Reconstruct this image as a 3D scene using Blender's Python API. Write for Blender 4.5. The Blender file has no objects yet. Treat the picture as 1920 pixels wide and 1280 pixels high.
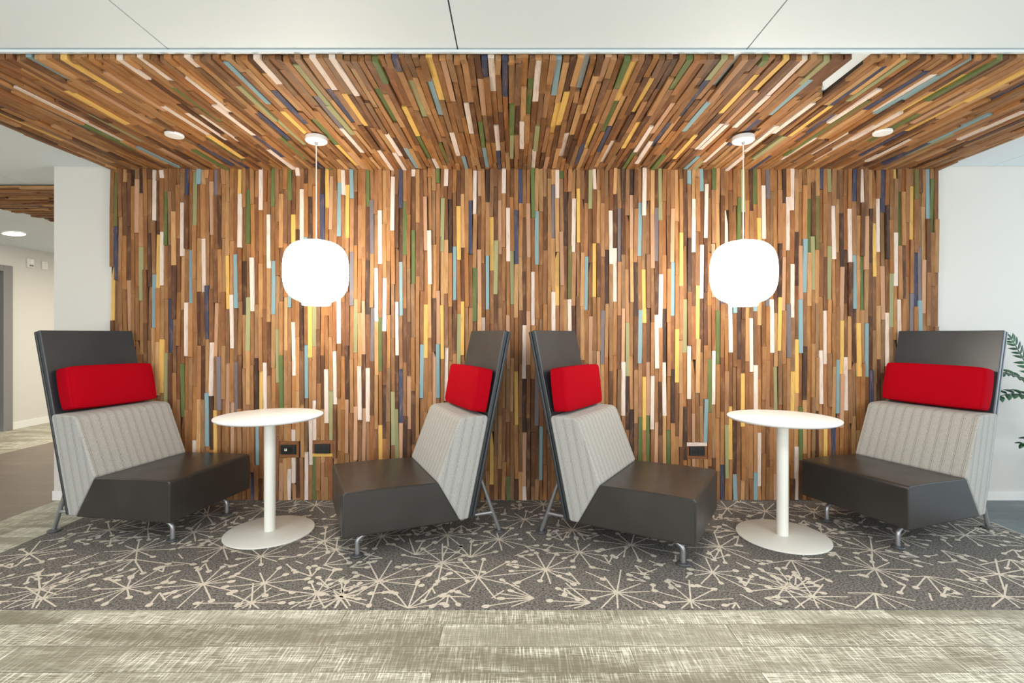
import bpy, bmesh, math, random
from mathutils import Vector, Matrix
random.seed(7)
PI = math.pi
sc = bpy.context.scene
C = sc.collection
F, CX, CY, H = 932.3, 961.77, 626.26, 1.25      # focal length and principal point in pixels, eye height

# ------------------------------------------------------------ camera
cd = bpy.data.cameras.new('camera'); cam = bpy.data.objects.new('camera', cd); C.objects.link(cam)
cam.location = (0, 0, H); cam.rotation_euler = (PI/2, 0, 0)
cd.sensor_width = 36; cd.lens = F/1920*36
cd.shift_x = -(CX-960)/1920; cd.shift_y = -(640-CY)/1920
cd.clip_start = .05
sc.camera = cam
# ------------------------------------------------------------ world, lights, exposure
sc.view_settings.view_transform = 'Standard'; sc.view_settings.look = 'None'
sc.view_settings.gamma = 1; sc.view_settings.use_curve_mapping = False
sc.view_settings.exposure = 0.62
w = bpy.data.worlds.new('world'); sc.world = w; w.use_nodes = True
w.node_tree.nodes['Background'].inputs[0].default_value = (.93, .97, 1, 1)
w.node_tree.nodes['Background'].inputs[1].default_value = .55
def area(name, loc, rot, sx, sy, power, col):
    l = bpy.data.lights.new(name, 'AREA'); l.shape = 'RECTANGLE'; l.size = sx; l.size_y = sy
    l.energy = power; l.color = col
    o = bpy.data.objects.new(name, l); C.objects.link(o); o.location = loc; o.rotation_euler = rot
    return o
# soft ambient fill added behind the camera; daylight from the window to the right
area('ambient_fill_behind', (0, -3.4, 1.35), (PI/2, 0, 0), 11, 2.2, 178, (.93, .97, 1))
area('window_daylight_right', (6.9, 2.4, 1.3), (PI/2, 0, PI/2), 3.2, 2.2, 66, (.68, .85, 1))
# unseen overhead fills added to lift the room ambient and the corridor
for i, (x, y) in enumerate([(-2.6, .2), (0, .2), (2.6, .2)]):
    area('overhead_fill', (x, y, 2.50), (0, 0, 0), 1.1, .6, 24, (.97, .98, 1))
area('corridor_fill', (-4.5, 6.9, 2.40), (0, 0, 0), .8, .8, 62, (1, .90, .74))  # added fill, set centrally to light the corridor wall evenly
area('corridor_fill', (-6.0, 3.0, 2.5), (0, 0, 0), .8, .8, 24, (1, .9, .74))  # added fill to brighten the corridor ceiling

# ------------------------------------------------------------ materials
def lin(r, g, b):
    f = lambda c: ((c/255+.055)/1.055)**2.4 if c > 10 else c/255/12.92
    return (f(r), f(g), f(b), 1)
class N:
    def __init__(s, name):
        s.m = bpy.data.materials.new(name); s.m.use_nodes = True; s.t = s.m.node_tree
        s.b = s.t.nodes['Principled BSDF']
    def n(s, kind, **kw):
        nd = s.t.nodes.new('ShaderNode'+kind)
        for k, v in kw.items(): setattr(nd, k, v)
        return nd
    def put(s, v, sock):
        if isinstance(v, (int, float, tuple)): sock.default_value = v
        else: s.t.links.new(v, sock)
    def math(s, op, a, b=0.0, c=None, clamp=False):
        nd = s.n('Math', operation=op); nd.use_clamp = clamp
        s.put(a, nd.inputs[0]); s.put(b, nd.inputs[1])
        if c is not None: s.put(c, nd.inputs[2])
        return nd.outputs[0]
    def mix(s, f, a, b, blend='MIX'):
        nd = s.n('Mix', data_type='RGBA', blend_type=blend)
        s.put(f, nd.inputs[0]); s.put(a, nd.inputs[6]); s.put(b, nd.inputs[7]); return nd.outputs[2]
    def noise(s, vec, scale, detail=3, rough=.5, off=None):
        nd = s.n('TexNoise'); nd.inputs['Scale'].default_value = scale; nd.inputs['Detail'].default_value = detail
        nd.inputs['Roughness'].default_value = rough
        if vec is not None: s.t.links.new(vec, nd.inputs['Vector'])
        return nd.outputs[0]
    def mapped(s, vec, scale, loc=(0, 0, 0)):
        nd = s.n('Mapping'); nd.inputs['Scale'].default_value = scale; nd.inputs['Location'].default_value = loc
        s.t.links.new(vec, nd.inputs[0]); return nd.outputs[0]
    def smooth(s, v, a, b, lo=0.0, hi=1.0):
        nd = s.n('MapRange', interpolation_type='SMOOTHSTEP'); s.put(v, nd.inputs[0])
        nd.inputs[1].default_value = a; nd.inputs[2].default_value = b
        nd.inputs[3].default_value = lo; nd.inputs[4].default_value = hi
        return nd.outputs[0]
    def coord(s, k='Object'): return s.n('TexCoord').outputs[k]
    def sep(s, v): nd = s.n('SeparateXYZ'); s.t.links.new(v, nd.inputs[0]); return nd.outputs
    def bump(s, h, strength, dist=.002):
        nd = s.n('Bump'); nd.inputs['Strength'].default_value = strength; nd.inputs['Distance'].default_value = dist
        s.t.links.new(h, nd.inputs['Height']); s.t.links.new(nd.outputs[0], s.b.inputs['Normal'])
    def base(s, v): s.put(v, s.b.inputs['Base Color'])
    def rough(s, v): s.put(v, s.b.inputs['Roughness'])
def plain(name, col, rough=.5, metal=0.0, nscale=40, amt=.06, bump=0.0):
    k = N(name); v = k.coord()
    nz = k.noise(v, nscale)
    k.base(k.mix(k.smooth(nz, .3, .7), tuple(c*(1-amt) for c in col[:3])+(1,), tuple(min(1, c*(1+amt)) for c in col[:3])+(1,)))
    k.rough(rough); k.b.inputs['Metallic'].default_value = metal
    if bump: k.bump(nz, bump, .001)
    return k.m

M = {}
M['wall'] = plain('painted_wall', lin(206, 203, 196), .55, nscale=220, amt=.01, bump=.08)
M['ceil'] = plain('ceiling_panel', lin(220, 229, 233), .6, nscale=300, amt=.01)
M['gapdark'] = plain('panel_gap', lin(40, 40, 38), .9)
M['base'] = plain('baseboard_vinyl', lin(226, 224, 218), .45, amt=.01)
M['white'] = plain('white_laminate', lin(238, 238, 236), .32, nscale=15, amt=.01)
M['powder'] = plain('white_powder_coat', lin(228, 226, 216), .38, nscale=300, amt=.015, bump=.05)
M['steel'] = plain('silver_painted_steel', lin(165, 166, 168), .34, .75, nscale=200, amt=.03)
M['glide'] = plain('grey_glide_plastic', lin(80, 80, 80), .4)
M['black'] = plain('black_plastic', lin(22, 22, 22), .3)
M['slot'] = plain('socket_slot', lin(4, 4, 4), .8)
M['jack'] = plain('ivory_jack', lin(225, 220, 190), .4)
M['door'] = plain('grey_painted_door', lin(112, 108, 98), .5, amt=.02)
M['doorframe'] = plain('grey_door_frame', lin(128, 126, 124), .45, amt=.02)
M['pot'] = plain('white_planter', lin(220, 220, 220), .3)
M['soil'] = plain('potting_soil', lin(50, 38, 28), .95, nscale=90, amt=.4, bump=.8)
M['rust'] = plain('backing_dark', lin(42, 28, 18), .9)

def leather(name, col):
    k = N(name); v = k.coord()
    vo = k.n('TexVoronoi'); vo.inputs['Scale'].default_value = 420; k.t.links.new(v, vo.inputs[0])
    big = k.noise(v, 5, 2)
    k.base(k.mix(k.smooth(big, .3, .7), tuple(c*.93 for c in col[:3])+(1,), tuple(c*1.07 for c in col[:3])+(1,)))
    k.rough(k.smooth(big, .2, .8, .28, .36))
    k.bump(vo.outputs[0], .12, .0006); return k.m
M['leather'] = leather('dark_brown_leather', lin(48, 45, 42))
M['vinyl'] = leather('charcoal_vinyl', lin(48, 53, 57))
M['vinyl2'] = leather('charcoal_vinyl_shell', lin(48, 50, 53))

def fabric():
    k = N('striped_grey_wool'); uv = k.coord('UV'); s = k.sep(uv)
    v3 = k.coord()
    fine = k.noise(v3, 350, 4, .7); med = k.noise(v3, 90, 4, .65)
    thr = k.noise(k.mapped(uv, (900, 140, 1)), 1, 3, .6)
    b = k.mix(k.smooth(fine, .3, .7), lin(136, 135, 130), lin(180, 179, 173))
    b = k.mix(k.smooth(med, .55, .75, 0, .45), b, lin(120, 115, 108))
    wob = k.math('MULTIPLY', k.math('SUBTRACT', k.noise(k.mapped(uv, (30, 12, 1)), 1, 2), .5), .0016)
    u = k.math('ADD', s[0], wob)
    fr = k.math('FRACT', k.math('DIVIDE', k.math('ADD', u, 10.02), .056))
    tot = None
    for c, wd, st in ((.30, .028, .6), (.44, .026, .85), (.62, .020, .4)):
        d = k.math('ABSOLUTE', k.math('SUBTRACT', fr, c))
        ln = k.math('MULTIPLY', k.smooth(d, wd*.4, wd*1.3, 1, 0), st)
        tot = ln if tot is None else k.math('MAXIMUM', tot, ln)
    dash = k.smooth(thr, .35, .55, .35, 1)
    b = k.mix(k.math('MULTIPLY', tot, dash), b, lin(78, 70, 66))
    k.base(b); k.rough(.95); k.b.inputs['Sheen Weight'].default_value = .12
    k.bump(fine, .35, .001); return k.m
M['fabric'] = fabric()

def redwool():
    k = N('red_wool'); v = k.coord()
    f = k.noise(v, 420, 3, .7)
    k.base(k.mix(k.smooth(f, .3, .7), (.27, .0006, .005, 1), (.42, .001, .010, 1)))
    k.rough(.95); k.b.inputs['Specular IOR Level'].default_value = .08
    k.bump(f, .3, .001); return k.m
M['red'] = redwool()

def woodstrip():
    k = N('reclaimed_wood_strips'); uv = k.coord('UV')
    at = k.n('Attribute', attribute_name='strip_colour'); col = at.outputs['Color']; paint = at.outputs['Alpha']
    g1 = k.noise(k.mapped(uv, (260, 9, 1)), 1, 4, .6)
    g2 = k.noise(k.mapped(uv, (60, 4, 1)), 1, 3, .6)
    g3 = k.noise(k.mapped(uv, (22, 7, 1)), 1, 4, .6)
    # grain darkens and lightens the wood
    c = k.mix(k.smooth(g1, .35, .7, .34, 0), col, (.10, .045, .018, 1))
    c = k.mix(k.smooth(g3, .3, .5, .5, 0), c, k.mix(1.0, col, (.52, .42, .36, 1), 'MULTIPLY'))
    c = k.mix(k.smooth(g2, .3, .75, .3, 0), c, k.mix(1.0, col, (.55, .42, .32, 1), 'MULTIPLY'))
    c = k.mix(k.smooth(g3, .5, .75, 0, .28), c, lin(196, 150, 104))
    # paint worn through along the grain
    worn = k.math('MULTIPLY', k.smooth(k.math('ADD', k.math('MULTIPLY', g1, .6), k.math('MULTIPLY', g3, .4)), .5, .66), .55)
    pc = k.mix(worn, col, lin(172, 128, 96))
    pc = k.mix(k.smooth(g1, .45, .7, 0, .18), pc, lin(110, 80, 55))
    c = k.mix(paint, c, pc)
    k.base(c); k.rough(.62); k.b.inputs['Specular IOR Level'].default_value = .3
    k.bump(g1, .35, .001); return k.m
M['wood'] = woodstrip()

def floor_mat(name, dark, light, amount):
    k = N(name); v = k.coord(); s = k.sep(v)
    br = k.n('TexBrick'); br.offset = .37; br.offset_frequency = 2
    k.t.links.new(k.mapped(v, (1, 1, 1), (.3, -.0019, 0)), br.inputs['Vector'])
    for nm, val in (('Color1', (0, 0, 0, 1)), ('Color2', (1, 1, 1, 1)), ('Mortar', (.5, .5, .5, 1)), ('Scale', 1.0), ('Mortar Size', .0016),
                    ('Mortar Smooth', .2), ('Bias', 0.0), ('Brick Width', 1.22), ('Row Height', .1535)):
        br.inputs[nm].default_value = val
    rnd = br.outputs[0]; seam = br.outputs[1]
    row = k.math('FLOOR', k.math('DIVIDE', s[1], .1535))
    sh = k.n('CombineXYZ'); k.put(k.math('ADD', s[0], k.math('MULTIPLY', rnd, 37.3)), sh.inputs[0]); k.put(s[1], sh.inputs[1]); k.put(k.math('MULTIPLY', row, 3.7), sh.inputs[2])
    vv = sh.outputs[0]
    hx = k.noise(k.mapped(vv, (14, 330, 1)), 1, 3, .6)       # threads across the view
    hy = k.noise(k.mapped(vv, (210, 9, 1)), 1, 3, .65)       # threads away from the viewer
    patch = k.noise(k.mapped(vv, (1.6, 9, 1)), 1, 3, .55)
    pt = k.smooth(patch, .34, .68)
    th = k.math('ADD', k.math('MULTIPLY', k.smooth(hx, .42, .64), .55), k.math('MULTIPLY', k.smooth(hy, .46, .66), .75), clamp=True)
    f = k.math('MULTIPLY', th, k.math('ADD', .25, k.math('MULTIPLY', pt, .85)), clamp=True)
    f = k.math('ADD', f, k.math('MULTIPLY', k.math('SUBTRACT', rnd, .4), .22), clamp=True)
    f = k.math('MULTIPLY', f, amount, clamp=True)
    c = k.mix(f, dark, light)
    c = k.mix(k.math('MULTIPLY', seam, .75), c, tuple(x*.35 for x in dark[:3])+(1,))
    k.base(c); k.rough(k.smooth(f, 0, 1, .42, .52)); k.b.inputs['Specular IOR Level'].default_value = .45
    return k.m
M['floor'] = floor_mat('woven_look_vinyl_plank', lin(124, 119, 99), lin(234, 232, 214), 1.05)
M['floor2'] = floor_mat('brown_vinyl_plank', lin(112, 100, 90), lin(150, 136, 122), .6)
M['floor_bluelit'] = floor_mat('bluelit_vinyl_plank', lin(92, 102, 104), lin(150, 160, 160), .7)  # bluish daylight and reflection on the right floor, put into the plank colour

def rug_mat(name, a, b, c3):
    k = N(name); v = k.coord()
    n1 = k.noise(k.mapped(v, (1, 1.4, 1)), 85, 5, .85); n2 = k.noise(v, 420, 2, .6); n3 = k.noise(v, 1.3, 2)
    c = k.mix(k.smooth(n1, .42, .58), a, b)
    c = k.mix(k.smooth(n2, .62, .72, 0, .6), c, c3)
    k.base(c); k.rough(1); k.b.inputs['Specular IOR Level'].default_value = .1
    k.bump(n1, .6, .003); return k.m
M['rug'] = rug_mat('grey_loop_carpet', lin(66, 63, 60), lin(142, 137, 130), lin(190, 184, 174))
M['rugpat'] = rug_mat('cream_loop_carpet', lin(196, 186, 170), lin(218, 209, 194), lin(226, 218, 204))

def emissive(name, col, strength, base=(1, 1, 1, 1)):
    k = N(name); k.base(base); k.b.inputs['Emission Color'].default_value = col
    k.b.inputs['Emission Strength'].default_value = strength
    k.noise(k.coord(), 5); return k.m
M['glow'] = emissive('lit_opal_glass', (1, .91, .78, 1), 16.5)
M['down'] = emissive('lit_downlight', (1, .93, .8, 1), 9)
def leafm():
    k = N('glossy_leaf'); v = k.coord(); n = k.noise(v, 14, 2)
    k.base(k.mix(k.smooth(n, .3, .7), lin(18, 52, 38), lin(40, 88, 46))); k.rough(.28); return k.m
M['leaf'] = leafm(); M['stem'] = plain('green_stem', lin(70, 100, 55), .5)

# ------------------------------------------------------------ mesh helpers
def link(name, bm, mat, parent=None, smooth=False, bevel=0, seg=3, angle=35):
    me = bpy.data.meshes.new(name)
    bmesh.ops.recalc_face_normals(bm, faces=bm.faces)
    if smooth or bevel:
        for f in bm.faces: f.smooth = True
        if smooth:
            for e in bm.edges:
                if len(e.link_faces) == 2 and e.calc_face_angle() > math.radians(angle): e.smooth = False
    bm.to_mesh(me); bm.free()
    o = bpy.data.objects.new(name, me); C.objects.link(o)
    for m in (mat if isinstance(mat, (list, tuple)) else [mat]): me.materials.append(m)
    if bevel:
        b = o.modifiers.new('bevel', 'BEVEL'); b.width = bevel; b.segments = seg; b.limit_method = 'ANGLE'
        b.angle_limit = math.radians(25); b.harden_normals = True
    if parent is not None: o.parent = parent
    return o
def box(bm, x0, x1, y0, y1, z0, z1, mi=0):
    v = [bm.verts.new(p) for p in ((x0,y0,z0),(x1,y0,z0),(x1,y1,z0),(x0,y1,z0),(x0,y0,z1),(x1,y0,z1),(x1,y1,z1),(x0,y1,z1))]
    for q in ((3,2,1,0),(4,5,6,7),(0,1,5,4),(1,2,6,5),(2,3,7,6),(3,0,4,7)):
        f = bm.faces.new([v[i] for i in q]); f.material_index = mi
def prism(bm, prof, y0, y1):      # prof: list of (x, z)
    a = [bm.verts.new((x, y0, z)) for x, z in prof]; b = [bm.verts.new((x, y1, z)) for x, z in prof]
    n = len(prof); bm.faces.new(a); bm.faces.new(b[::-1])
    for i in range(n): bm.faces.new((a[i], b[i], b[(i+1) % n], a[(i+1) % n]))
def lathe(bm, prof, n=48, cx=0, cy=0):   # prof: list of (r, z)
    rings = []
    for r, z in prof:
        if r < 1e-6: rings.append([bm.verts.new((cx, cy, z))])
        else: rings.append([bm.verts.new((cx+r*math.cos(2*PI*i/n), cy+r*math.sin(2*PI*i/n), z)) for i in range(n)])
    for a, b in zip(rings, rings[1:]):
        for i in range(n):
            j = (i+1) % n
            if len(a) == 1 and len(b) == 1: continue
            if len(a) == 1: bm.faces.new((a[0], b[i], b[j]))
            elif len(b) == 1: bm.faces.new((a[i], b[0], a[j]))
            else: bm.faces.new((a[i], b[i], b[j], a[j]))
def tube(bm, pts, r, n=12, cap=True):
    pts = [Vector(p) for p in pts]; rings = []
    rr = r if isinstance(r, (list, tuple)) else [r]*len(pts)
    ref = Vector((0.13, .37, .92)).normalized()
    for i, p in enumerate(pts):
        if i == 0: d = pts[1]-p
        elif i == len(pts)-1: d = p-pts[i-1]
        else: d = (pts[i+1]-p).normalized()+(p-pts[i-1]).normalized()
        d.normalize(); u = d.cross(ref)
        if u.length < .05: u = d.cross(Vector((1, 0, 0)))
        u.normalize(); vv = d.cross(u)
        rings.append([bm.verts.new(p+(u*math.cos(2*PI*k/n)+vv*math.sin(2*PI*k/n))*rr[i]) for k in range(n)])
    for a, b in zip(rings, rings[1:]):
        for k in range(n): bm.faces.new((a[k], b[k], b[(k+1) % n], a[(k+1) % n]))
    if cap: bm.faces.new(rings[0][::-1]); bm.faces.new(rings[-1])
def tag(o, label=None, cat=None, group=None, kind=None):
    if label: o['label'] = label
    if cat: o['category'] = cat
    if group: o['group'] = group
    if kind: o['kind'] = kind
    return o
def empty(name, loc, rz=0):
    o = bpy.data.objects.new(name, None); C.objects.link(o); o.empty_display_size = .1
    o.location = loc; o.rotation_euler = (0, 0, rz); return o
def copy_tree(o, parent=None):
    c = o.copy(); C.objects.link(c); c.parent = parent
    for ch in list(o.children): copy_tree(ch, c)
    return c

# ------------------------------------------------------------ the setting
WY, WOODY, ZC = 3.76, 3.745, 2.52           # plaster wall, wood face, white ceiling
WL, WR = -3.03, 3.19                        # wood cladding edges
CF = 2.238                                  # front edge of the wood ceiling
bm = bmesh.new()
box(bm, -3.44, 3.2, -4, 8.6, -.1, -.004, 0)
box(bm, -5.36, -3.44, -4, 8.6, -.1, -.004, 1)
box(bm, -6.6, -5.36, -4, 8.6, -.1, -.004, 0)
box(bm, 3.2, 7.2, -4, 2.26, -.1, -.004, 0); box(bm, 3.2, 7.2, 2.26, 8.6, -.1, -.004, 2)
tag(link('floor', bm, [M['floor'], M['floor2'], M['floor_bluelit']]), kind='structure')

bm = bmesh.new(); box(bm, -3.47, 7.2, WY, 3.86, -.004, 2.7)
tag(link('wall_back', bm, M['wall']), kind='structure')
bm = bmesh.new()
box(bm, -6.72, -6.58, -4, 5.46, -.004, 2.7); box(bm, -6.72, -6.58, 6.47, 8.6, -.004, 2.7); box(bm, -6.72, -6.58, 5.46, 6.47, 2.09, 2.7)
tag(link('wall_left', bm, M['wall']), kind='structure')
bm = bmesh.new(); box(bm, -6.72, -3.2, 8.6, 8.72, -.004, 2.7)
tag(link('wall_far', bm, M['wall']), kind='structure')

# white ceiling panels with open joints, dark void above
bm = bmesh.new()
xs = [-.247+1.29*k for k in range(-6, 7)]
g = .0032
for a, b in zip(xs, xs[1:]):
    for y0, y1 in ((-4, -.9), (-.9, CF-.024), (CF-.024, 3.759)):
        box(bm, a+g, b-g, y0+g, y1-g, ZC, ZC+.02, 0)
box(bm, xs[0], -4.117-g, 3.7562+g, 4.25, ZC, ZC+.02, 0); box(bm, -4.117+g, -3.474, 3.7562+g, 4.25, ZC, ZC+.02, 0)
box(bm, -8, 7.6, -4, 4.3, ZC+.05, ZC+.08, 1)
tag(link('ceiling', bm, [M['ceil'], M['gapdark']]), kind='structure')
bm = bmesh.new()
box(bm, -5.58+g, -3.2, 4.255, 8.7, ZC, ZC+.02, 0)
box(bm, -6.85, -3.2, 4.26, 8.7, ZC+.05, ZC+.07, 1)
prism(bm, [(-5.58-g, ZC), (-6.70, ZC-.123), (-6.70, ZC-.103), (-5.58-g, ZC+.02)], 4.255, 8.7)
tag(link('ceiling_corridor', bm, [M['ceil'], M['gapdark']]), kind='structure')
bm = bmesh.new(); box(bm, -7.5, 7.2, CF-.022, CF-.003, ZC-.012, ZC-.0005)
tag(link('trim_1', bm, M['ceil'], bevel=.002), kind='structure')

def baseboard(name, x0, x1, y0, y1, h):
    bm = bmesh.new(); box(bm, x0, x1, y0, y1, -.004, h)
    tag(link(name, bm, M['base'], bevel=.003, seg=2), kind='structure')
baseboard('baseboard_back', -3.475, WL-.002, WY-.012, WY, .068)
baseboard('baseboard_right', WR+.002, 7.2, WY-.012, WY, .062)
baseboard('baseboard_left', -6.58, -6.568, 6.53, 8.6, .09)

# door on the far left wall
bm = bmesh.new()
box(bm, -6.70, -6.555, 6.40, 6.52, -.004, 2.14); box(bm, -6.70, -6.555, 5.40, 5.52, -.004, 2.14); box(bm, -6.70, -6.555, 5.52, 6.40, 2.06, 2.14)
d = tag(link('door_1', bm, M['doorframe'], bevel=.004, seg=2), kind='structure')
bm = bmesh.new(); box(bm, -6.68, -6.655, 5.52, 6.40, .002, 2.06); link('door_leaf', bm, M['door'], d, bevel=.003)
bm = bmesh.new(); box(bm, -6.655, -6.62, 6.375, 6.40, .0, 2.06); box(bm, -6.655, -6.62, 5.52, 5.545, 0, 2.06); box(bm, -6.655, -6.62, 5.545, 6.375, 2.035, 2.06)
link('door_stop', bm, M['doorframe'], d, bevel=.002)
bm = bmesh.new(); tube(bm, [(-6.655, 5.60, 1.0), (-6.60, 5.60, 1.0), (-6.60, 5.72, 1.0)], .011)
link('door_handle', bm, M['steel'], d, smooth=True)

# ------------------------------------------------------------ reclaimed wood strips
PAL = {'W': (lin(216, 199, 186), 1), 'P': (lin(192, 150, 118), .5), 'Y': (lin(214, 172, 92), 1), 'G': (lin(88, 106, 58), .9),
       'O': (lin(102, 98, 52), .9), 'L': (lin(146, 146, 104), .9), 'B': (lin(124, 154, 160), 1), 'N': (lin(56, 63, 86), 1),
       'S': (lin(108, 102, 106), 1), 'K': (lin(62, 44, 36), .3)}
BROWN = [(170, 122, 76), (156, 110, 66), (140, 96, 58), (178, 130, 82), (120, 80, 49), (162, 116, 76), (148, 114, 80), (186, 142, 94),
         (160, 110, 62), (134, 98, 68), (104, 69, 44), (166, 124, 86), (192, 150, 102), (86, 56, 39), (144, 102, 63), (168, 118, 68), (150, 98, 58)]
def rcol(rng, extra=0.0):
    if rng.random() < extra:
        return PAL[rng.choice('WWWPPYYGGLBBNS')]
    b = rng.choice(BROWN); j = rng.uniform(.88, 1.1)
    return (lin(*(min(255, c*j) for c in b)), 0.0)
class Strips:
    # pieces as bars glued on a plane; frame(u, v, d) -> world, u across, v along, d out of the plane
    def __init__(s, frame, low=-.002): s.f = frame; s.low = low; s.V = []; s.F = []; s.col = []; s.uv = []
    def piece(s, u0, u1, v0, v1, d0, d1, skew, colour, rng, ru=None):
        # d0/d1: protrusion at the two ends; skew: sideways lean over the length
        i = len(s.V); t = rng.uniform(-.0015, .0015)
        a0, a1, b0, b1 = u0-skew, u1-skew, u0+skew, u1+skew
        pts = [(a0, v0, d0+t), (a1, v0, d0-t), (b1, v1, d1-t), (b0, v1, d1+t), (a0, v0, s.low), (a1, v0, s.low), (b1, v1, s.low), (b0, v1, s.low)]
        s.V += [s.f(*p) for p in pts]
        ou, ov = rng.uniform(0, 50), rng.uniform(0, 50)
        uv = [(p[0]-u0+ou+p[2], p[1]-v0+ov+p[2]) for p in pts]
        if (u1-u0) > (v1-v0): uv = [(b, a) for a, b in uv]
        for q in ((0,1,2,3), (0,4,5,1), (1,5,6,2), (2,6,7,3), (3,7,4,0)):
            s.F.append([i+k for k in q]); s.uv += [uv[k] for k in q]
            c, al = colour; s.col += [c[0], c[1], c[2], al]*4
    def build(s, name, mat, parent=None):
        me = bpy.data.meshes.new(name); me.from_pydata(s.V, [], s.F)
        ca = me.color_attributes.new('strip_colour', 'FLOAT_COLOR', 'CORNER'); ca.data.foreach_set('color', s.col)
        ul = me.uv_layers.new(name='UVMap'); ul.data.foreach_set('uv', [x for p in s.uv for x in p])
        me.materials.append(mat); me.validate()
        o = bpy.data.objects.new(name, me); C.objects.link(o)
        if parent is not None: o.parent = parent
        return o
PIT = 7.72/248.9; LEN = 100.5/248.9
VIEW = {   # coloured strips noted from the place: origin x, origin y, scale, then x, top, colour
 'A': (200, 310, 4, '78,55,O 84,455,N 50,760,Y 237,105,P 362,12,W 427,-305,W 456,197,G 274,612,L 369,820,B 397,517,Y 428,497,W 464,1000,N 180,860,P 609,-178,N 583,280,W 620,632,B 590,1085,W 678,48,L 708,-258,B 711,548,W 744,900,N 800,120,P 832,-176,S 806,925,P 899,675,Y 931,970,W 963,668,B 988,215,W 1016,-90,Y 1050,185,G 1058,990,L 1088,692,W 1145,-66,W 1208,370,W 1236,-90,G 1243,720,B 1022,718,K 208,-245,K 264,-200,K'),
 'B': (500, 310, 4, '164,-140,G 197,370,Y 258,180,W 290,540,B 170,668,B 225,-322,W 414,218,N 445,-80,Y 412,-185,K 322,235,K 540,130,B 568,-178,W 600,145,Y 634,-155,B 480,80,P 545,935,W 640,650,S 672,1002,L 758,-90,G 792,262,S 763,715,K 800,1065,S 824,768,W 855,338,W 858,1143,G 893,842,W 945,88,W 1010,-80,N 1014,725,B 983,1022,W 1040,270,G 1106,485,G 1098,-320,W 1195,238,P 1230,490,W 1204,1040,Y 358,955,L 330,1042,Y 203,1175,W 730,1015,P 78,1228,L'),
 'C': (800, 310, 4, '85,-268,G 148,-245,W 120,245,L 183,255,K 217,608,B 248,308,Y 282,1020,Y 253,1112,L 128,1045,Y 95,945,P 338,265,N 368,-35,W 400,-172,P 372,770,G 402,632,P 462,-125,K 466,685,B 495,385,Y 528,565,L 437,1138,W 585,-190,W 557,265,P 620,318,W 654,640,L 682,338,N 624,1120,P 712,-118,N 773,288,P 805,-8,G 836,343,B 810,795,W 748,1197,W 780,1095,P 960,145,S 990,-155,W 1020,-305,G 1025,500,P 995,652,Y 965,952,W 1060,1003,W 1088,548,O 1056,200,K 1118,248,W 1148,177,Y 1183,683,B 1240,-75,L 1268,-220,W 1213,1035,P 1270,583,Y'),
 'D': (1100, 310, 4, '168,338,W 138,635,K 200,620,W 230,322,S 110,1088,S 384,278,B 415,-25,W 262,-135,K 322,-180,K 322,222,P 357,727,K 416,782,Y 387,1080,B 293,1178,L 267,1075,P 508,316,S 540,12,L 566,-130,L 480,370,P 541,822,W 510,1120,W 572,1075,K 634,725,B 632,322,K 660,425,P 697,503,Y 730,1003,L 757,-258,B 758,550,K 788,250,W 850,-208,B 880,143,W 853,595,W 823,900,Y 942,-218,G 945,585,P 980,1088,G 1035,335,W 1073,1000,W 1102,705,B 1133,1051,K 1128,250,G 1158,-52,L 1255,-112,G 1010,635,N 1258,690,B 1228,1145,W'),
 'E': (1400, 310, 4, '84,395,Y 115,150,W 145,-150,S 147,650,S 178,1003,W 245,988,Y 240,588,K 270,-118,K 300,235,W 333,-65,W 335,742,W 362,500,K 303,1040,S 400,1005,B 395,605,P 425,552,B 457,252,G 490,532,L 522,232,O 273,688,P 552,-222,N 610,-200,L 645,302,W 618,602,L 580,1088,W 708,358,K 708,755,P 708,1155,Y 770,325,W 800,-130,N 800,677,B 858,-122,W 862,680,G 832,1180,Y 895,380,P 898,1185,B 955,432,Y 987,247,W 1018,-50,N 1050,300,K 1018,752,P 1042,1103,W 1105,-300,Y 1143,200,G 1110,505,W 1078,812,L 1142,1005,W 1237,155,Y 1267,-148,O 1268,655,N 1293,610,S 1290,1010,B 1235,957,S 1362,-2,B 1390,102,G 1325,708,P'),
 'F': (280, 620, 4, '88,85,Y 118,62,L 148,-238,N 240,148,G 277,-158,W 462,163,W 527,192,S 430,465,B 495,495,Y 340,697,W 650,233,S 587,238,P 620,535,P 838,308,Y 865,238,W 806,205,K 988,183,G 1178,100,B 1147,-250,K 1240,543,W 808,605,B 1210,608,W 1182,908,W 995,948,P 1057,1160,W 775,1065,N 1088,738,W'),
 'G': (580, 620, 4, '137,288,W 200,150,W 167,455,L 387,265,W 448,280,W 293,517,P 417,583,P 574,405,K 545,710,Y 638,453,L 668,595,L 700,287,N 700,690,P 730,635,K 763,335,P 853,102,B 978,105,B 945,157,P 1040,125,W 45,945,G 355,565,P'),
 'H': (1080, 620, 4, '160,150,P 345,238,W 378,340,K 503,345,Y 530,232,P 565,335,W 470,642,G 535,632,G 595,685,P 655,238,W 718,290,K 690,742,G 748,-15,Y 843,115,W 815,568,K 968,510,B 1000,210,G 1030,147,W 875,615,P 1247,317,Y 1158,567,Y 1125,705,L 1092,995,N 1187,1070,B 405,595,K'),
 'I': (0, 0, 1, '1453,687,L 1491,636,Y 1484,696,Y 1414,684,W 1507,649,K 1537,656,W 1568,674,B 1578,700,P 1585,669,W 1631,693,N 1422,809,W 1493,836,W 1547,753,Y 1563,753,N 1501,762,G 1414,883,B 1453,887,P 980,684,K 965,672,Y 925,808,Y 950,873,G 1012,799,B 987,811,P 980,885,W 1050,905,G 1004,711,S'),
}
ents = []
for k, (ox, oy, scl, txt) in VIEW.items():
    for e in txt.split():
        a, b, c = e.split(','); ents.append((ox+float(a)/scl, oy+float(b)/scl, c))
rng = random.Random(11)
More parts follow.
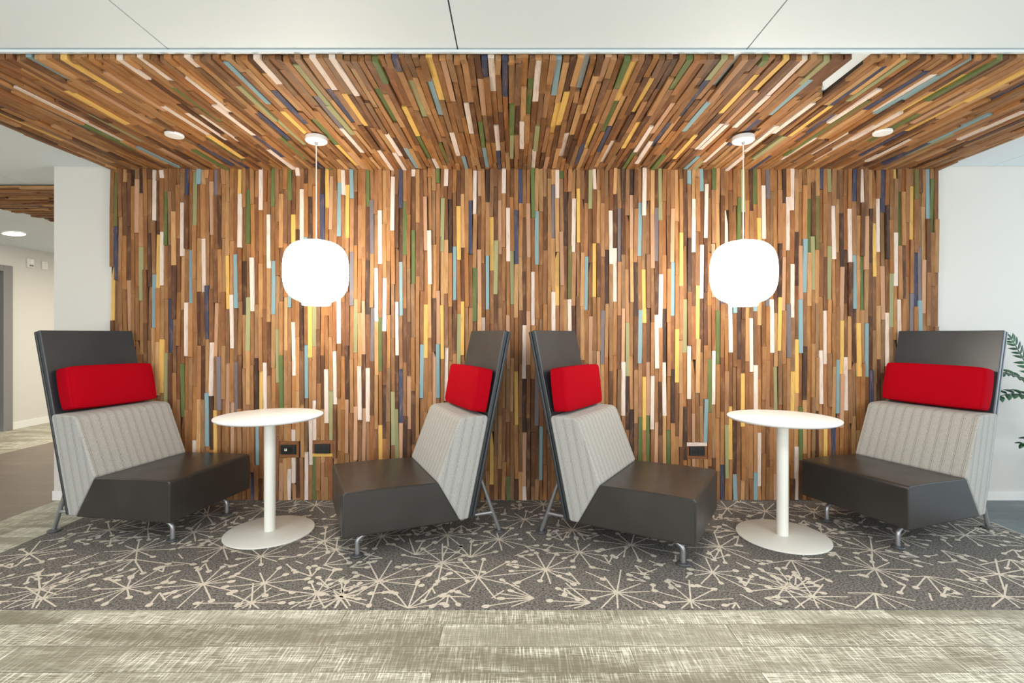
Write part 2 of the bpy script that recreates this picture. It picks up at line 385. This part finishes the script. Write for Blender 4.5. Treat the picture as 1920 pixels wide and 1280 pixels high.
NC = round((WR-WL)/PIT)
cols = {}
for x, y, c in ents:
    X = (x-CX)/248.9; Z = H-(y-CY)/248.9
    cols.setdefault(int((X-WL)/PIT), []).append((Z, c))
OUT = [(-1.690, .382), (-1.434, .388), (1.386, .372)]
wall = Strips(lambda u, v, d: (u, WOODY+.008-d, v))
def blocked(u):
    for i, (ox, oz) in enumerate(OUT):
        if abs(u-ox) < .0775: return oz-.060, oz+.064
    return None
TOPZ = 2.499
for ci in range(NC):
    u0 = WL+ci*PIT; es = cols.get(ci, [])
    ph = (es[0][0] if es else rng.uniform(0, LEN))
    ktop = math.ceil((TOPZ-ph)/LEN); z = ph+ktop*LEN
    fixed = {round((e[0]-ph)/LEN): e[1] for e in es}
    k = ktop; hole = blocked(u0+PIT/2)
    bend = rng.uniform(-.002, .002)
    while z > 0:
        zt, zb = min(z, TOPZ), max(z-LEN, .002)
        colr = PAL[fixed[k]] if k in fixed else rcol(rng, .0)
        if k in fixed and fixed[k] in 'GNSLP':
            j = rng.uniform(.85, 1.15); colr = (tuple(min(1, c*j) for c in colr[0][:3])+(1,), colr[1])
        d0 = rng.uniform(.0, .016); d1 = d0+rng.uniform(-.006, .006); sk = rng.uniform(-.0032, .0032)
        wd = rng.choice((.0010, .0014, .0022, .0036, .0056))
        segs = [(zb, zt)]
        if hole:
            segs = [(a, b) for a, b in ((zb, min(zt, hole[0])), (max(zb, hole[1]), zt)) if b-a > .004]
        for a, b in segs:
            if b-a > .003:
                wall.piece(u0+bend+wd*.4, u0+PIT+bend-wd*.6, a+.0006, b-.0006, .004+d0, .004+max(-.003, d1), sk, colr, rng)
        z -= LEN; k -= 1
# strips framing the three socket plates
for (ox, oz), (tc, bc) in zip(OUT, (('', ''), ('', 'Y'), ('W', ''))):
    a, b = ox-.0765, ox+.0765
    cA = PAL[tc] if tc else (lin(150, 100, 60), 0); cB = PAL[bc] if bc else (lin(140, 92, 58), 0)
    wall.piece(a, b, oz+.036, oz+.063, .009, .009, 0, cA, rng)
    wall.piece(a, b, oz-.059, oz-.036, .010, .010, 0, cB, rng)
    wall.piece(a, ox-.0585, oz-.0355, oz+.0355, .008, .008, 0, (lin(128, 84, 52), 0), rng)
    wall.piece(ox+.0585, b, oz-.0355, oz+.0355, .008, .008, 0, (lin(146, 98, 60), 0), rng)
bm = bmesh.new(); box(bm, WL+.004, WR-.004, WOODY+.007, WY-.0005, .001, TOPZ)
wb = tag(link('wall_panelling', bm, M['rust']), kind='structure')
tag(wall.build('wood_strips', M['wood'], wb), 'vertical reclaimed wood strips in brown, white, green, blue and yellow')

# ceiling: coloured strips, x,y of the end nearest the room
CV = [(700, 80, 3.84, '205,195,N- 270,265,L 410,255,B 425,105,Y 485,115,P 20,320,G 215,455,Y 235,755,B 355,715,G 465,710,O 445,835,W 660,435,W 540,575,W 650,815,B 760,560,G 875,590,W 805,715,B 785,255,P 850,340,W- 965,378,N- 1000,430,G 915,815,N 1070,560,W 1015,710,L 1150,250,G 1215,115,W 1310,372,B- 1400,350,Y 1325,430,Y 1270,770,P 1180,590,L 1170,810,W 1410,650,W 1500,715,N 1590,575,Y 1765,415,G 1690,600,N 1720,705,W 1900,570,Y 1760,320,G- 1650,285,P- 50,765,W 150,785,W 110,640,W'),
      (0, 80, 3.765, '490,265,B- 840,345,Y- 740,200,B 600,115,P 120,300,W 1225,270,W- 1070,250,W- 1230,315,G 1290,230,W 1915,418,B- 1385,170,W- 1150,430,W 1300,490,W 1430,505,W 1510,435,W 470,495,W 600,570,G 650,500,L 460,325,Y 180,390,N 640,330,P 1360,600,G 1400,710,N 1490,650,Y 1620,800,N 1370,755,G 990,740,B 820,745,Y 1120,740,P 0,395,W 1660,290,L 0,490,Y 0,300,N'),
      (1400, 80, 3.692, '85,150,G- 75,320,Y- 160,355,W- 385,270,L- 465,240,B 945,155,N 1105,110,L 1250,185,N 1290,210,W 1560,105,B 1330,225,B 1520,210,Y 1750,100,G 930,310,W 860,390,O 620,490,N 500,490,Y 820,540,W 465,405,W 205,570,W 250,635,L 1180,485,G 1510,395,Y 1600,315,P 1020,660,N 1260,680,N 1150,660,W 490,655,W 1440,615,L 1920,280,N 1920,200,Y 1920,370,B 1920,470,W 980,530,W 260,710,N 1530,670,P'),
      (440, 100, 5.69, '450,305,W- 430,370,N 660,105,L 530,600,Y 1000,305,W- 1060,80,W 850,440,S 970,370,N 1190,420,Y 1100,660,L 925,775,G 570,820,L 260,615,N 320,935,N 580,975,G 930,1130,G 1150,1020,Y 1220,860,W 1190,1040,P 350,1020,L 490,1110,W'),
      (1160, 100, 5.69, '350,230,Y 530,370,G- 670,670,N- 900,305,L- 1030,355,Y- 1450,230,Y 600,520,P 1000,495,B 570,720,N 1030,710,K 1500,390,P 1110,730,W 1160,760,W 1510,490,W 1500,710,N 340,770,W 350,930,W 770,935,Y 460,1080,G 150,1090,G 860,1095,B 900,1145,L 1180,930,W 1300,1095,W')]
cols = {}
ZW = 2.497
for ox, oy, scl, txt in CV:
    for e in txt.split():
        a, b, c = e.split(','); px = ox+float(a)/scl; py = oy+float(b)/scl
        Y = F*(ZW-H)/(CY-py); X = (px-CX)*Y/F
        if c.endswith('-'): c = c[0]; Y -= LEN
        cols.setdefault(int((X-WL)/PIT), []).append((Y, c))
ceil_s = Strips(lambda u, v, d: (u, v, ZC-.019-d), -.0185)
gaps = {}
for gx, gy in ((.345, 2.56), (1.018, 2.535), (1.535, 2.50), (1.566, 2.56), (1.597, 2.60)): gaps[int((gx-WL)/PIT)] = gy
CB = WOODY+.004
for ci in range(NC):
    u0 = WL+ci*PIT; es = cols.get(ci, [])
    ph = es[0][0] if es else rng.uniform(0, LEN)
    k = math.floor((CF-ph)/LEN); y = ph+k*LEN
    fixed = {round((e[0]-ph)/LEN): e[1] for e in es}
    fe = CF+rng.choice((0, 0, .004, .007, .012, .018))
    while y < CB:
        a, b = max(y, fe), min(y+LEN, CB)
        if ci in gaps:
            a = max(a, gaps[ci])
        colr = PAL[fixed[k]] if k in fixed else rcol(rng, .02)
        d0 = rng.uniform(0, .016); d1 = d0+rng.uniform(-.006, .006); sk = rng.uniform(-.0032, .0032)
        if b-a > .006:
            ceil_s.piece(u0+.0006, u0+PIT-rng.choice((.0008, .0014, .0026, .0045)), a+.0006, b-.0006, .002+d0, .002+max(-.001, d1), sk, colr, rng)
        y += LEN; k += 1
# backing slats (the bare white ceiling shows where strips are missing)
bm = bmesh.new()
gs = sorted(gaps)
x = WL+.004
for ci in gs+[None]:
    xe = WL+ci*PIT if ci is not None else WR-.004
    if xe-x > .002: box(bm, x, xe, CF+.02, CB, ZC-.018, ZC-.0005)
    if ci is not None:
        x = WL+(ci+1)*PIT; box(bm, xe, x, gaps[ci]+.006, CB, ZC-.018, ZC-.0005)
cb = tag(link('ceiling_panelling', bm, M['rust']), kind='structure')
tag(ceil_s.build('wood_strips', M['wood'], cb), 'reclaimed wood strips running front to back across the ceiling')

# second wood ceiling in the corridor, strips running left to right
cs = Strips(lambda u, v, d: (v, u, ZC-.012-d))
r2 = random.Random(5)
yy = 4.22
while yy < 6.2:
    w_ = r2.uniform(.018, .034); xx = -5.08+r2.uniform(-.03, .03)
    while xx < -3.2:
        L_ = r2.uniform(.3, .6); x1 = min(xx+L_, -3.2); d0 = r2.uniform(0, .03)
        b = r2.choice(BROWN); cs.piece(yy, yy+w_, xx, x1, d0, d0+r2.uniform(-.004, .004), r2.uniform(-.004, .004), (lin(*b), 0), r2); xx = x1+.001
    yy += w_+r2.uniform(.001, .008)
bm = bmesh.new(); box(bm, -5.07, -3.2, 4.235, 6.2, ZC-.011, ZC-.0005)
c2 = tag(link('ceiling_panelling_corridor', bm, M['rust']), kind='structure')
cs.build('wood_strips', M['wood'], c2)

# ------------------------------------------------------------ carpet with starburst pattern
RX0, RX1, RY0, RY1 = -2.93, 3.17, 2.262, 3.742
bm = bmesh.new()
box(bm, RX0, RX1, RY0, RY1, -.0038, 0, 0)
r3 = random.Random(21)
def clampray(cx, cy, a, L):
    dx, dy = math.cos(a), math.sin(a); t = L
    if dx > 0: t = min(t, (RX1-.004-cx)/dx)
    if dx < 0: t = min(t, (RX0+.004-cx)/dx)
    if dy > 0: t = min(t, (RY1-.004-cy)/dy)
    if dy < 0: t = min(t, (RY0+.004-cy)/dy)
    return t
zc_ = [0]
def nz():
    zc_[0] = (zc_[0]+1) % 23; return .0006+zc_[0]*.00003
def ray(cx, cy, a, L, w, dot, start=0.0):
    t = clampray(cx, cy, a, L)
    if t < .03: return
    full = t >= L-1e-6
    dx, dy = math.cos(a), math.sin(a); px, py = -dy, dx; z = nz(); n = 7
    l, r_ = [], []
    for i in range(n+1):
        s = start+(t-start)*i/n; wob = r3.uniform(-.0007, .0007); hw = w*(.5+r3.uniform(-.06, .08))
        l.append(bm.verts.new((cx+dx*s+px*(hw+wob), cy+dy*s+py*(hw+wob), z)))
        r_.append(bm.verts.new((cx+dx*s-px*(hw-wob), cy+dy*s-py*(hw-wob), z)))
    for i in range(n):
        f = bm.faces.new((r_[i], r_[i+1], l[i+1], l[i])); f.material_index = 1
    if dot and full: blob(cx+dx*t, cy+dy*t, a, z+.0002)
def blob(x, y, a, z):
    if not (RX0+.02 < x < RX1-.02 and RY0+.02 < y < RY1-.02): return
    ra, rb = r3.uniform(.016, .021), r3.uniform(.013, .017); vs = []
    for i in range(10):
        th = 2*PI*i/10; rr = 1+r3.uniform(-.1, .1)
        u, v = math.cos(th)*ra*rr, math.sin(th)*rb*rr
        vs.append(bm.verts.new((x+u*math.cos(a)-v*math.sin(a), y+u*math.sin(a)+v*math.cos(a), z)))
    f = bm.faces.new(vs); f.material_index = 1
def star(cx, cy, a0=0, a1=2*PI, n=11, R=.21):
    base = r3.uniform(0, 1)
    for i in range(n):
        a = a0+(a1-a0)*(i+base*.6+r3.uniform(-.16, .16))/n
        L = R*r3.choice((.62, .75, .9, 1.0, 1.12)); ray(cx, cy, a, L, .0078, r3.random() < .7)
    if a1-a0 > 5: blob(cx, cy, 0, .0016)
    # loose dots just beyond the tips
def P(px, py):
    Y = F*H/(py-CY); return (px-CX)*Y/F, Y
STARS = [(0, '240,545 225,495 770,275 830,155 1145,465 1488,460 1415,570 1780,520 1825,222 165,295 1165,78 1255,260 1890,270 615,160 1910,540'),
         (640, '230,195 885,213 210,447 10,530 770,427 570,345 1150,383 1340,287 1300,160 1630,245 1550,512 1030,100'),
         (1280, '208,255 168,400 45,560 570,485 730,535 1080,380 1065,275 1215,205 785,185 1590,190 1810,535 1780,410 250,40 465,55 735,60')]
HALF = [(0, 755, 325, PI*1.0, PI*2), (640, 375, 600, .2, PI-.2), (640, 725, 315, .3, 2.6), (640, 415, 300, .2, 2.8), (640, 1085, 545, 2.3, 4.0), (640, 1400, 570, 1.9, 3.9),
        (1280, 1080, 515, PI, 2*PI), (1280, 1370, 420, PI, 2*PI), (1280, 610, 330, PI, 2*PI), (1280, 630, 490, .1, 2.6), (1280, 1840, 325, 3.4, 6.0)]
done = []
for ox, txt in STARS:
    for e in txt.split():
        a, b = e.split(','); X, Y = P(ox+float(a)/3, 940+float(b)/3)
        if RX0+.05 < X < RX1-.05 and RY0+.03 < Y < RY1-.03: star(X, Y, n=r3.choice((10, 11, 12)), R=r3.uniform(.17, .235)); done.append((X, Y))
for ox, a, b, t0, t1 in HALF:
    X, Y = P(ox+a/3, 940+b/3); star(X, Y, t0, t1, n=6, R=.21); done.append((X, Y))
for _ in range(4000):
    X, Y = r3.uniform(RX0+.08, RX1-.08), r3.uniform(RY0+.06, RY1-.08)
    if min((X-x)**2+(Y-y)**2 for x, y in done) > .30**2:
        star(X, Y, n=11, R=r3.uniform(.16, .22)); done.append((X, Y))
sm = []
for _ in range(6000):
    X, Y = r3.uniform(RX0+.06, RX1-.06), r3.uniform(RY0+.05, RY1-.05)
    if min((X-x)**2+(Y-y)**2 for x, y in done) > .17**2 and (not sm or min((X-x)**2+(Y-y)**2 for x, y in sm) > .085**2):
        sm.append((X, Y)); a = r3.uniform(0, 2*PI)
        for q in range(r3.choice((1, 1, 2, 3))): ray(X, Y, a+q*.55, r3.uniform(.06, .14), .0082, r3.random() < .8)
tag(link('carpet', bm, [M['rug'], M['rugpat']]), 'grey carpet with cream starburst and dot pattern under the lounge chairs', 'carpet')

# ------------------------------------------------------------ lounge chair
NRM = Vector((.97760, 0, .21049)); UP = Vector((-.21049, 0, .97760))
PB = Vector((-.056, 0, .162))          # bottom of the panel's front face
def onp(h, t): p = PB+UP*h+NRM*t; return (p.x, p.z)     # h up the panel, t in front of it
def cushion_uv(o):
    me = o.data; ul = me.uv_layers.new(name='UVMap')
    for p in me.polygons:
        for li in p.loop_indices:
            v = me.vertices[me.loops[li].vertex_index].co
            if abs(p.normal.y) > .5: ul.data[li].uv = (v.x+v.z*.2153+.013, v.z)
            else: ul.data[li].uv = (v.y, v.z-v.x)
def make_chair():
    root = empty('lounge_chair', (0, 0, 0))
    bm = bmesh.new(); prism(bm, [(.003, .146), (.660, .150), (.662, .385), (.650, .396), (.45, .397), (.137, .388)], -.334, .334)
    seat = link('seat', bm, M['leather'], root, bevel=.016, seg=4)
    for s in (-1, 1):
        pts = [(.150, s*.3325, .3835), (.45, s*.3325, .3910), (.640, s*.3325, .3895), (.6555, s*.3325, .375), (.6555, s*.3325, .17)]
        bm = bmesh.new(); tube(bm, pts, .0028, 8); link('piping', bm, M['leather'], seat, smooth=True)
    bm = bmesh.new()
    prism(bm, [onp(-.012, .002), onp(.585, .002), onp(.606, .012), (-.10, .757), (-.018, .753), (.006, .736), (.140, .393), (.128, .375), (.000, .147)], -.334, .334)
    cu = link('back_cushion', bm, M['fabric'], root, bevel=.014, seg=4)
    cushion_uv(cu)
    bm = bmesh.new(); prism(bm, [onp(-.01, 0), onp(1.136, 0), onp(1.136, -.026), onp(-.01, -.026)], -.309, .309)
    bp = link('back_panel', bm, M['vinyl'], root, bevel=.006, seg=3)
    bm = bmesh.new(); prism(bm, [onp(-.004, -.026), onp(1.130, -.026), onp(1.130, -.030), onp(-.004, -.030)], -.304, .304)
    link('groove', bm, M['slot'], bp)
    bm = bmesh.new(); prism(bm, [onp(-.01, -.030), onp(1.134, -.030), onp(1.134, -.048), onp(-.01, -.048)], -.309, .309)
    link('back_shell', bm, M['vinyl2'], root, bevel=.005, seg=3)
    for s in (-1, 1):
        y = s*.228
        bm = bmesh.new(); tube(bm, [(-.293, y, .010), (-.156, y, .382), (-.150, y, .396)], .0125, 14)
        lg = link('leg', bm, M['steel'], root, smooth=True)
        bm = bmesh.new(); lathe(bm, [(0, 0), (.034, 0), (.036, .004), (.033, .008), (.014, .012), (.011, .02), (0, .02)], 28, -.293, y); link('glide', bm, M['glide'], lg, smooth=True)
        bm = bmesh.new(); tube(bm, [(-.247, y, .128), (.53, y, .131)], .0105, 14)
        link('stretcher', bm, M['steel'], root, smooth=True)
        y = s*.221
        bm = bmesh.new(); tube(bm, [(.570, y, .010), (.570, y, .072), (.567, y, .086), (.559, y, .098), (.545, y, .108), (.515, y, .123), (.49, y, .136)], .0135, 14)
        lg = link('leg', bm, M['steel'], root, smooth=True)
        bm = bmesh.new(); lathe(bm, [(0, 0), (.034, 0), (.036, .004), (.033, .008), (.015, .012), (.012, .02), (0, .02)], 28, .570, y); link('glide', bm, M['glide'], lg, smooth=True)
    bm = bmesh.new(); tube(bm, [(.50, -.228, .131), (.50, .228, .131)], .0105, 14); link('crossbar', bm, M['steel'], root, smooth=True)
    return root
def make_pillow():
    # box cushion, x thickness, y width, z height, origin at its lower back edge
    T, W_, HH = .108, .595, .272; nx, ny, nz_ = 6, 30, 14
    bm = bmesh.new()
    bmesh.ops.create_cube(bm, size=1)
    bmesh.ops.subdivide_edges(bm, edges=bm.edges[:], cuts=13, use_grid_fill=True)
    for v in bm.verts:
        a, b, c = v.co.x*2, v.co.y*2, v.co.z*2
        cr = lambda q: math.copysign(abs(q)**.8, q)
        b2, c2, a2 = cr(b), cr(c), a
        puff = (1-abs(b2)**6)*(1-abs(c2)**4)
        x = a2*T/2*(.84+.22*puff)
        y = b2*W_/2*(1-.018*(1-abs(b2))-.012*abs(c2)**2*abs(b2))*(1+.012*(1-a2*a2)); y *= (1+.01*(1-c2*c2))
        z = c2*HH/2*(1+.02*(1-abs(b2)**2)*(1-a2*a2)-.03*abs(b2)**4)
        # ease the corners
        k = (abs(a2)**16+abs(b2)**16+abs(c2)**16)
        if k > 1: 
            s = k**(-.0625); x *= s; y *= .6+.4*s; z *= .5+.5*s
        v.co = (x, y, z)
    o = link('lumbar_pillow', bm, M['red'], None, smooth=True, angle=80)
    # stitched seam around the front face edge
    bm = bmesh.new(); pts = []
    for i in range(48):
        t = 2*PI*i/48; cs_, sn = math.cos(t), math.sin(t)
        y = math.copysign(abs(cs_)**.16, cs_)*(W_/2-.0065); z = math.copysign(abs(sn)**.16, sn)*(HH/2-.0065)
        pts.append((T/2*.80, y, z))
    pts.append(pts[0]); tube(bm, pts, .0030, 6, cap=False)
    link('seam', bm, M['red'], o, smooth=True)
    return o
CH = [(-2.581, 3.325, -.176, .02, 1.0, 'leftmost high-back lounge chair, dark leather seat, beside the white wall end', 'wide red lumbar pillow on the leftmost lounge chair'),
      (-.448, 3.236, 3.566, .02, 1, 'high-back lounge chair left of the middle gap, facing the left round table', 'red lumbar pillow on the lounge chair left of the middle gap'),
      (.547, 3.182, -.539, .0, 1, 'high-back lounge chair right of the middle gap, facing the right round table', 'red lumbar pillow on the lounge chair right of the middle gap'),
      (2.710, 3.318, 3.499, 0.0, 1, 'rightmost high-back lounge chair, dark leather seat, in front of the green plant', 'red lumbar pillow on the rightmost lounge chair, near the plant')]
chair0 = make_chair(); pil0 = make_pillow()
for i, (x, y, r, off, _, lab, plab) in enumerate(CH):
    c = chair0 if i == 0 else copy_tree(chair0)
    c.location = (x, y, .0026); c.rotation_euler = (0, 0, r)
    tag(c, lab, 'chair', 'high-back lounge chairs on the carpet')
    p = pil0 if i == 0 else copy_tree(pil0)
    h = .7475
    tilt = (-.018, .012, -.012, -.004)[i]; fwd = (.0, .03, .10, .0)[i]
    cen = PB+UP*h+NRM*(.060+fwd*.12)
    R = Matrix.Rotation(r, 4, 'Z'); wpos = R @ Vector((cen.x, off, cen.z))
    p.location = (x+wpos.x, y+wpos.y, wpos.z)
    p.rotation_euler = (Matrix.Rotation(r, 3, 'Z') @ Matrix.Rotation(-.2121+fwd, 3, 'Y') @ Matrix.Rotation(tilt, 3, 'X')).to_euler()
    tag(p, plab, 'pillow', 'red lumbar pillows on the lounge chairs')

# ------------------------------------------------------------ round tables
def make_table():
    root = empty('round_table', (0, 0, 0))
    bm = bmesh.new(); lathe(bm, [(0, .717), (.296, .717), (.308, .721), (.3155, .728), (.3165, .732), (.3155, .7345), (.312, .736), (0, .736)], 96)
    link('tabletop', bm, M['white'], root, smooth=True)
    bm = bmesh.new(); lathe(bm, [(0, .012), (.0335, .012), (.0335, .705), (.0335, .712), (0, .712)], 40); link('pole', bm, M['powder'], root, smooth=True)
    bm = bmesh.new(); lathe(bm, [(0, .0), (.262, 0), (.2645, .003), (.264, .008), (.260, .0105), (.04, .0125), (0, .0125)], 96); link('base', bm, M['powder'], root, smooth=True)
    bm = bmesh.new(); lathe(bm, [(0, .709), (.075, .709), (.08, .712), (.08, .7168), (0, .7168)], 32); link('mounting_plate', bm, M['powder'], root, smooth=True)
    return root
t0 = make_table(); t0.location = (-1.535, 3.14, .0022); tag(t0, 'left white round pedestal table between the two left chairs', 'table', 'white round pedestal tables')
t1 = copy_tree(t0); t1.location = (1.664, 3.07, .0022); tag(t1, 'right white round pedestal table between the two right chairs', 'table', 'white round pedestal tables')

# ------------------------------------------------------------ pendant lamps and recessed discs
def make_pendant():
    root = empty('pendant_lamp', (0, 0, 0))      # origin at the ceiling
    bm = bmesh.new(); lathe(bm, [(0, .004), (.064, .004), (.066, -.002), (.066, -.022), (.060, -.028), (0, -.029)], 48); link('canopy', bm, M['white'], root, smooth=True)
    bm = bmesh.new(); lathe(bm, [(0, -.026), (.010, -.028), (.010, -.040), (.006, -.046), (0, -.047)], 20); link('cord_grip', bm, M['steel'], root, smooth=True)
    bm = bmesh.new(); tube(bm, [(0, 0, -.04), (0, 0, -.64)], .0032, 10); link('cord', bm, M['white'], root, smooth=True)
    a, zc, hh, n = .194, -.838, .194, 2.9
    prof = []
    for i in range(33):
        t = -PI/2+PI*i/32; cz = math.sin(t); cr = math.cos(t)
        r = a*max(0, cr)**(2/n)*1.0; z = zc+hh*math.copysign(abs(cz)**(2/n), cz)
        prof.append((r, z))
    prof = [p for p in prof if not (p[1] < zc and p[0] < .088)]
    prof = [(0, zc-hh-.017), (.078, zc-hh-.017), (.083, zc-hh-.013), (.086, zc-hh+.002)]+prof; prof[-1] = (0, prof[-1][1])
    bm = bmesh.new(); lathe(bm, prof, 64); link('glass_shade', bm, M['glow'], root, smooth=True, angle=60)
    bm = bmesh.new(); lathe(bm, [(0, zc+hh-.004), (.03, zc+hh-.002), (.03, zc+hh+.006), (.008, zc+hh+.012), (0, zc+hh+.014)], 24); link('shade_cap', bm, M['white'], root, smooth=True)
    return root
ZP = 2.478
p0 = make_pendant(); p0.location = (-1.230, 3.11, ZP); tag(p0, 'left glowing white globe pendant lamp hanging above the left table', 'lamp', 'globe pendant lamps')
p1 = copy_tree(p0); p1.location = (1.431, 3.09, ZP-.006); tag(p1, 'right glowing white globe pendant lamp hanging above the right table', 'lamp', 'globe pendant lamps')
def make_disc():
    bm = bmesh.new(); lathe(bm, [(0, .006), (.052, .006), (.0525, -.004), (.049, -.008), (0, -.0085)], 40)
    o = link('ceiling_disc', bm, M['white'], None, smooth=True); return o
for i, (px, py, lab) in enumerate([(327, 252, 'small round white disc in the wood ceiling, left of the left pendant'), (1655, 247, 'small round white disc in the wood ceiling, right of the right pendant')]):
    o = make_disc() if i == 0 else d0.copy()
    if i: C.objects.link(o)
    d0 = o; Y = F*(2.488-H)/(CY-py); o.location = ((px-CX)*Y/F, Y, 2.484)
    tag(o, lab, 'ceiling disc', 'round white discs in the wood ceiling')
# lit corridor downlight
dl = empty('downlight', (-6.04, 6.02, 2.468)); dl.rotation_euler = (0, -.109, 0)
bm = bmesh.new(); lathe(bm, [(.105, .0), (.118, -.001), (.118, -.006), (.104, -.008), (.100, -.002)], 40); link('trim_ring', bm, M['white'], dl, smooth=True)
bm = bmesh.new(); lathe(bm, [(0, -.005), (.101, -.005), (.101, -.002), (0, -.002)], 40); link('lens', bm, M['down'], dl, smooth=True)
tag(dl, 'lit round downlight in the corridor ceiling at far left', 'light')

# ------------------------------------------------------------ socket plates
FY = WOODY+.008-.0115
def plate(name, ox, oz, label, cat, duplex=True):
    root = empty(name, (ox, FY, oz))
    bm = bmesh.new(); box(bm, -.0575, .0575, -.006, .012, -.035, .035)
    pl = link('cover_plate', bm, M['black'], root, bevel=.003, seg=3)
    if duplex:
        for s in (-1, 1):
            bm = bmesh.new(); box(bm, s*.021-.0165, s*.021+.0165, -.0085, -.004, -.0145, .0145)
            rc = link('receptacle', bm, M['black'], root, bevel=.004, seg=3)
            bm = bmesh.new()
            box(bm, s*.021-.007, s*.021-.001, -.0089, -.008, .005, .0068); box(bm, s*.021-.007, s*.021-.001, -.0089, -.008, -.0068, -.005)
            box(bm, s*.021+.004, s*.021+.009, -.0089, -.008, -.0025, .0025); link('slots', bm, M['slot'], rc)
    else:
        bm = bmesh.new(); box(bm, -.031, .031, -.0085, -.004, -.0165, .0165); ins = link('insert', bm, M['slot'], root, bevel=.002)
        bm = bmesh.new(); box(bm, -.026, -.007, -.011, -.008, -.009, .009); jk = link('jack', bm, M['jack'], root, bevel=.002)
        bm = bmesh.new(); box(bm, -.0195, -.0135, -.0116, -.010, -.002, .006); link('jack_opening', bm, M['slot'], jk)
    tag(root, label, cat); return root
plate('data_outlet', *OUT[0], 'black data plate with small ivory jack on the wood wall, beside the left table pole', 'outlet', False)
plate('power_outlet', *OUT[1], 'black power outlet on the wood wall above a yellow strip', 'outlet')
plate('power_outlet', *OUT[2], 'black power outlet under a whitewashed strip on the wood wall, left of the right table', 'outlet')

# devices on the corridor wall
a = empty('wall_alarm', (-6.58, 6.765, 2.215))
bm = bmesh.new(); box(bm, 0, .030, -.045, .045, -.062, .062); link('housing', bm, M['base'], a, bevel=.006)
bm = bmesh.new(); box(bm, .030, .040, -.022, .022, -.005, .045); link('lens', bm, M['white'], a, bevel=.004)
bm = bmesh.new(); box(bm, .029, .0315, -.03, .03, -.045, -.022); link('grille', bm, M['doorframe'], a)
tag(a, 'small cream alarm box high on the corridor wall, nearer the door', 'alarm')
a = empty('wall_sensor', (-6.58, 6.975, 2.21))
bm = bmesh.new(); box(bm, 0, .022, -.042, .042, -.058, .058); link('housing', bm, M['base'], a, bevel=.005)
bm = bmesh.new(); box(bm, .022, .0235, -.006, .006, .028, .034); link('screw', bm, M['doorframe'], a)
tag(a, 'small plain cream plate on the corridor wall, farther from the door', 'wall plate')

# ------------------------------------------------------------ plant at the right edge
pr = empty('potted_plant', (3.98, 3.42, -.004))
bm = bmesh.new(); lathe(bm, [(0, 0), (.13, 0), (.145, .01), (.185, .36), (.187, .372), (.178, .372), (.165, .33), (0, .33)], 48); link('pot', bm, M['pot'], pr, smooth=True)
bm = bmesh.new(); lathe(bm, [(0, .345), (.10, .345), (.168, .338), (.168, .332), (0, .332)], 32); link('soil', bm, M['soil'], pr, smooth=True)
def bez(p0, p1, p2, t): return p0*(1-t)**2+p1*2*t*(1-t)+p2*t*t
def leaf(bm, p, d, up, L, W_):
    d = d.normalized(); s = d.cross(up); s.normalize(); n = s.cross(d); rows = []
    for i in range(7):
        t = i/6; wv = W_*math.sin(PI*min(1, t*.92+.06))**.8*(1-.25*t) if 0 < i < 6 else .0006
        c = p+d*(L*t)+n*(-.18*L*t*t+.02*L)
        rows.append((bm.verts.new(c-s*wv+n*wv*.35), bm.verts.new(c), bm.verts.new(c+s*wv+n*wv*.35)))
    for a, b in zip(rows, rows[1:]):
        bm.faces.new((a[0], a[1], b[1], b[0])); bm.faces.new((a[1], a[2], b[2], b[1]))
r5 = random.Random(3)
def stem(tip, mid, base, nleaf, L, W_, t0=.35, updir=Vector((0, -.5, 1))):
    base, mid, tip = Vector(base), Vector(mid), Vector(tip); o = Vector((3.98, 3.42, -.004))
    pts = [bez(base, mid, tip, i/16)-o for i in range(17)]
    bm = bmesh.new(); tube(bm, pts, [.008-.0055*i/16 for i in range(17)], 8); st = link('stem', bm, M['stem'], pr, smooth=True)
    bm = bmesh.new()
    for k in range(nleaf):
        t = t0+(1-t0)*k/(nleaf-1); p = bez(base, mid, tip, t)-o
        tan = (bez(base, mid, tip, min(1, t+.02))-bez(base, mid, tip, t-.02)).normalized()
        sd = tan.cross(updir).normalized(); sz = 1-.35*(k/(nleaf-1))
        for s in (-1, 1):
            dd = tan*r5.uniform(.5, .8)+sd*s*1.0+Vector((0, 0, r5.uniform(.0, .25)))
            leaf(bm, p, dd, updir, L*sz*r5.uniform(.85, 1.1), W_*sz)
    leaf(bm, tip-o, tan, updir, L*.6, W_*.6)
    o2 = link('leaves', bm, M['leaf'], st, smooth=True, angle=80)
    m = o2.modifiers.new('thick', 'SOLIDIFY'); m.thickness = .0008
stem((3.43, 3.42, 1.215), (3.55, 3.42, 1.02), (3.93, 3.41, .335), 11, .085, .013, .5, Vector((0, -1, .1)))
stem((3.34, 3.44, .985), (3.62, 3.45, 1.03), (3.95, 3.45, .335), 9, .085, .026, .4)
stem((3.31, 3.38, .83), (3.62, 3.36, .93), (3.96, 3.38, .335), 9, .09, .030, .4)
stem((3.49, 3.40, .50), (3.7, 3.40, .72), (3.90, 3.40, .335), 7, .07, .024, .5)
stem((3.75, 3.30, 1.25), (3.85, 3.38, .9), (4.0, 3.40, .335), 9, .08, .024)
stem((4.1, 3.50, 1.3), (4.0, 3.48, .9), (4.0, 3.46, .335), 9, .08, .024)
stem((4.4, 3.35, 1.0), (4.2, 3.38, .9), (4.05, 3.42, .335), 9, .08, .024)
stem((4.3, 3.15, .8), (4.1, 3.28, .8), (4.02, 3.37, .335), 9, .08, .024)
tag(pr, 'dark green leafy plant arching in at the right edge, behind the rightmost chair', 'plant')
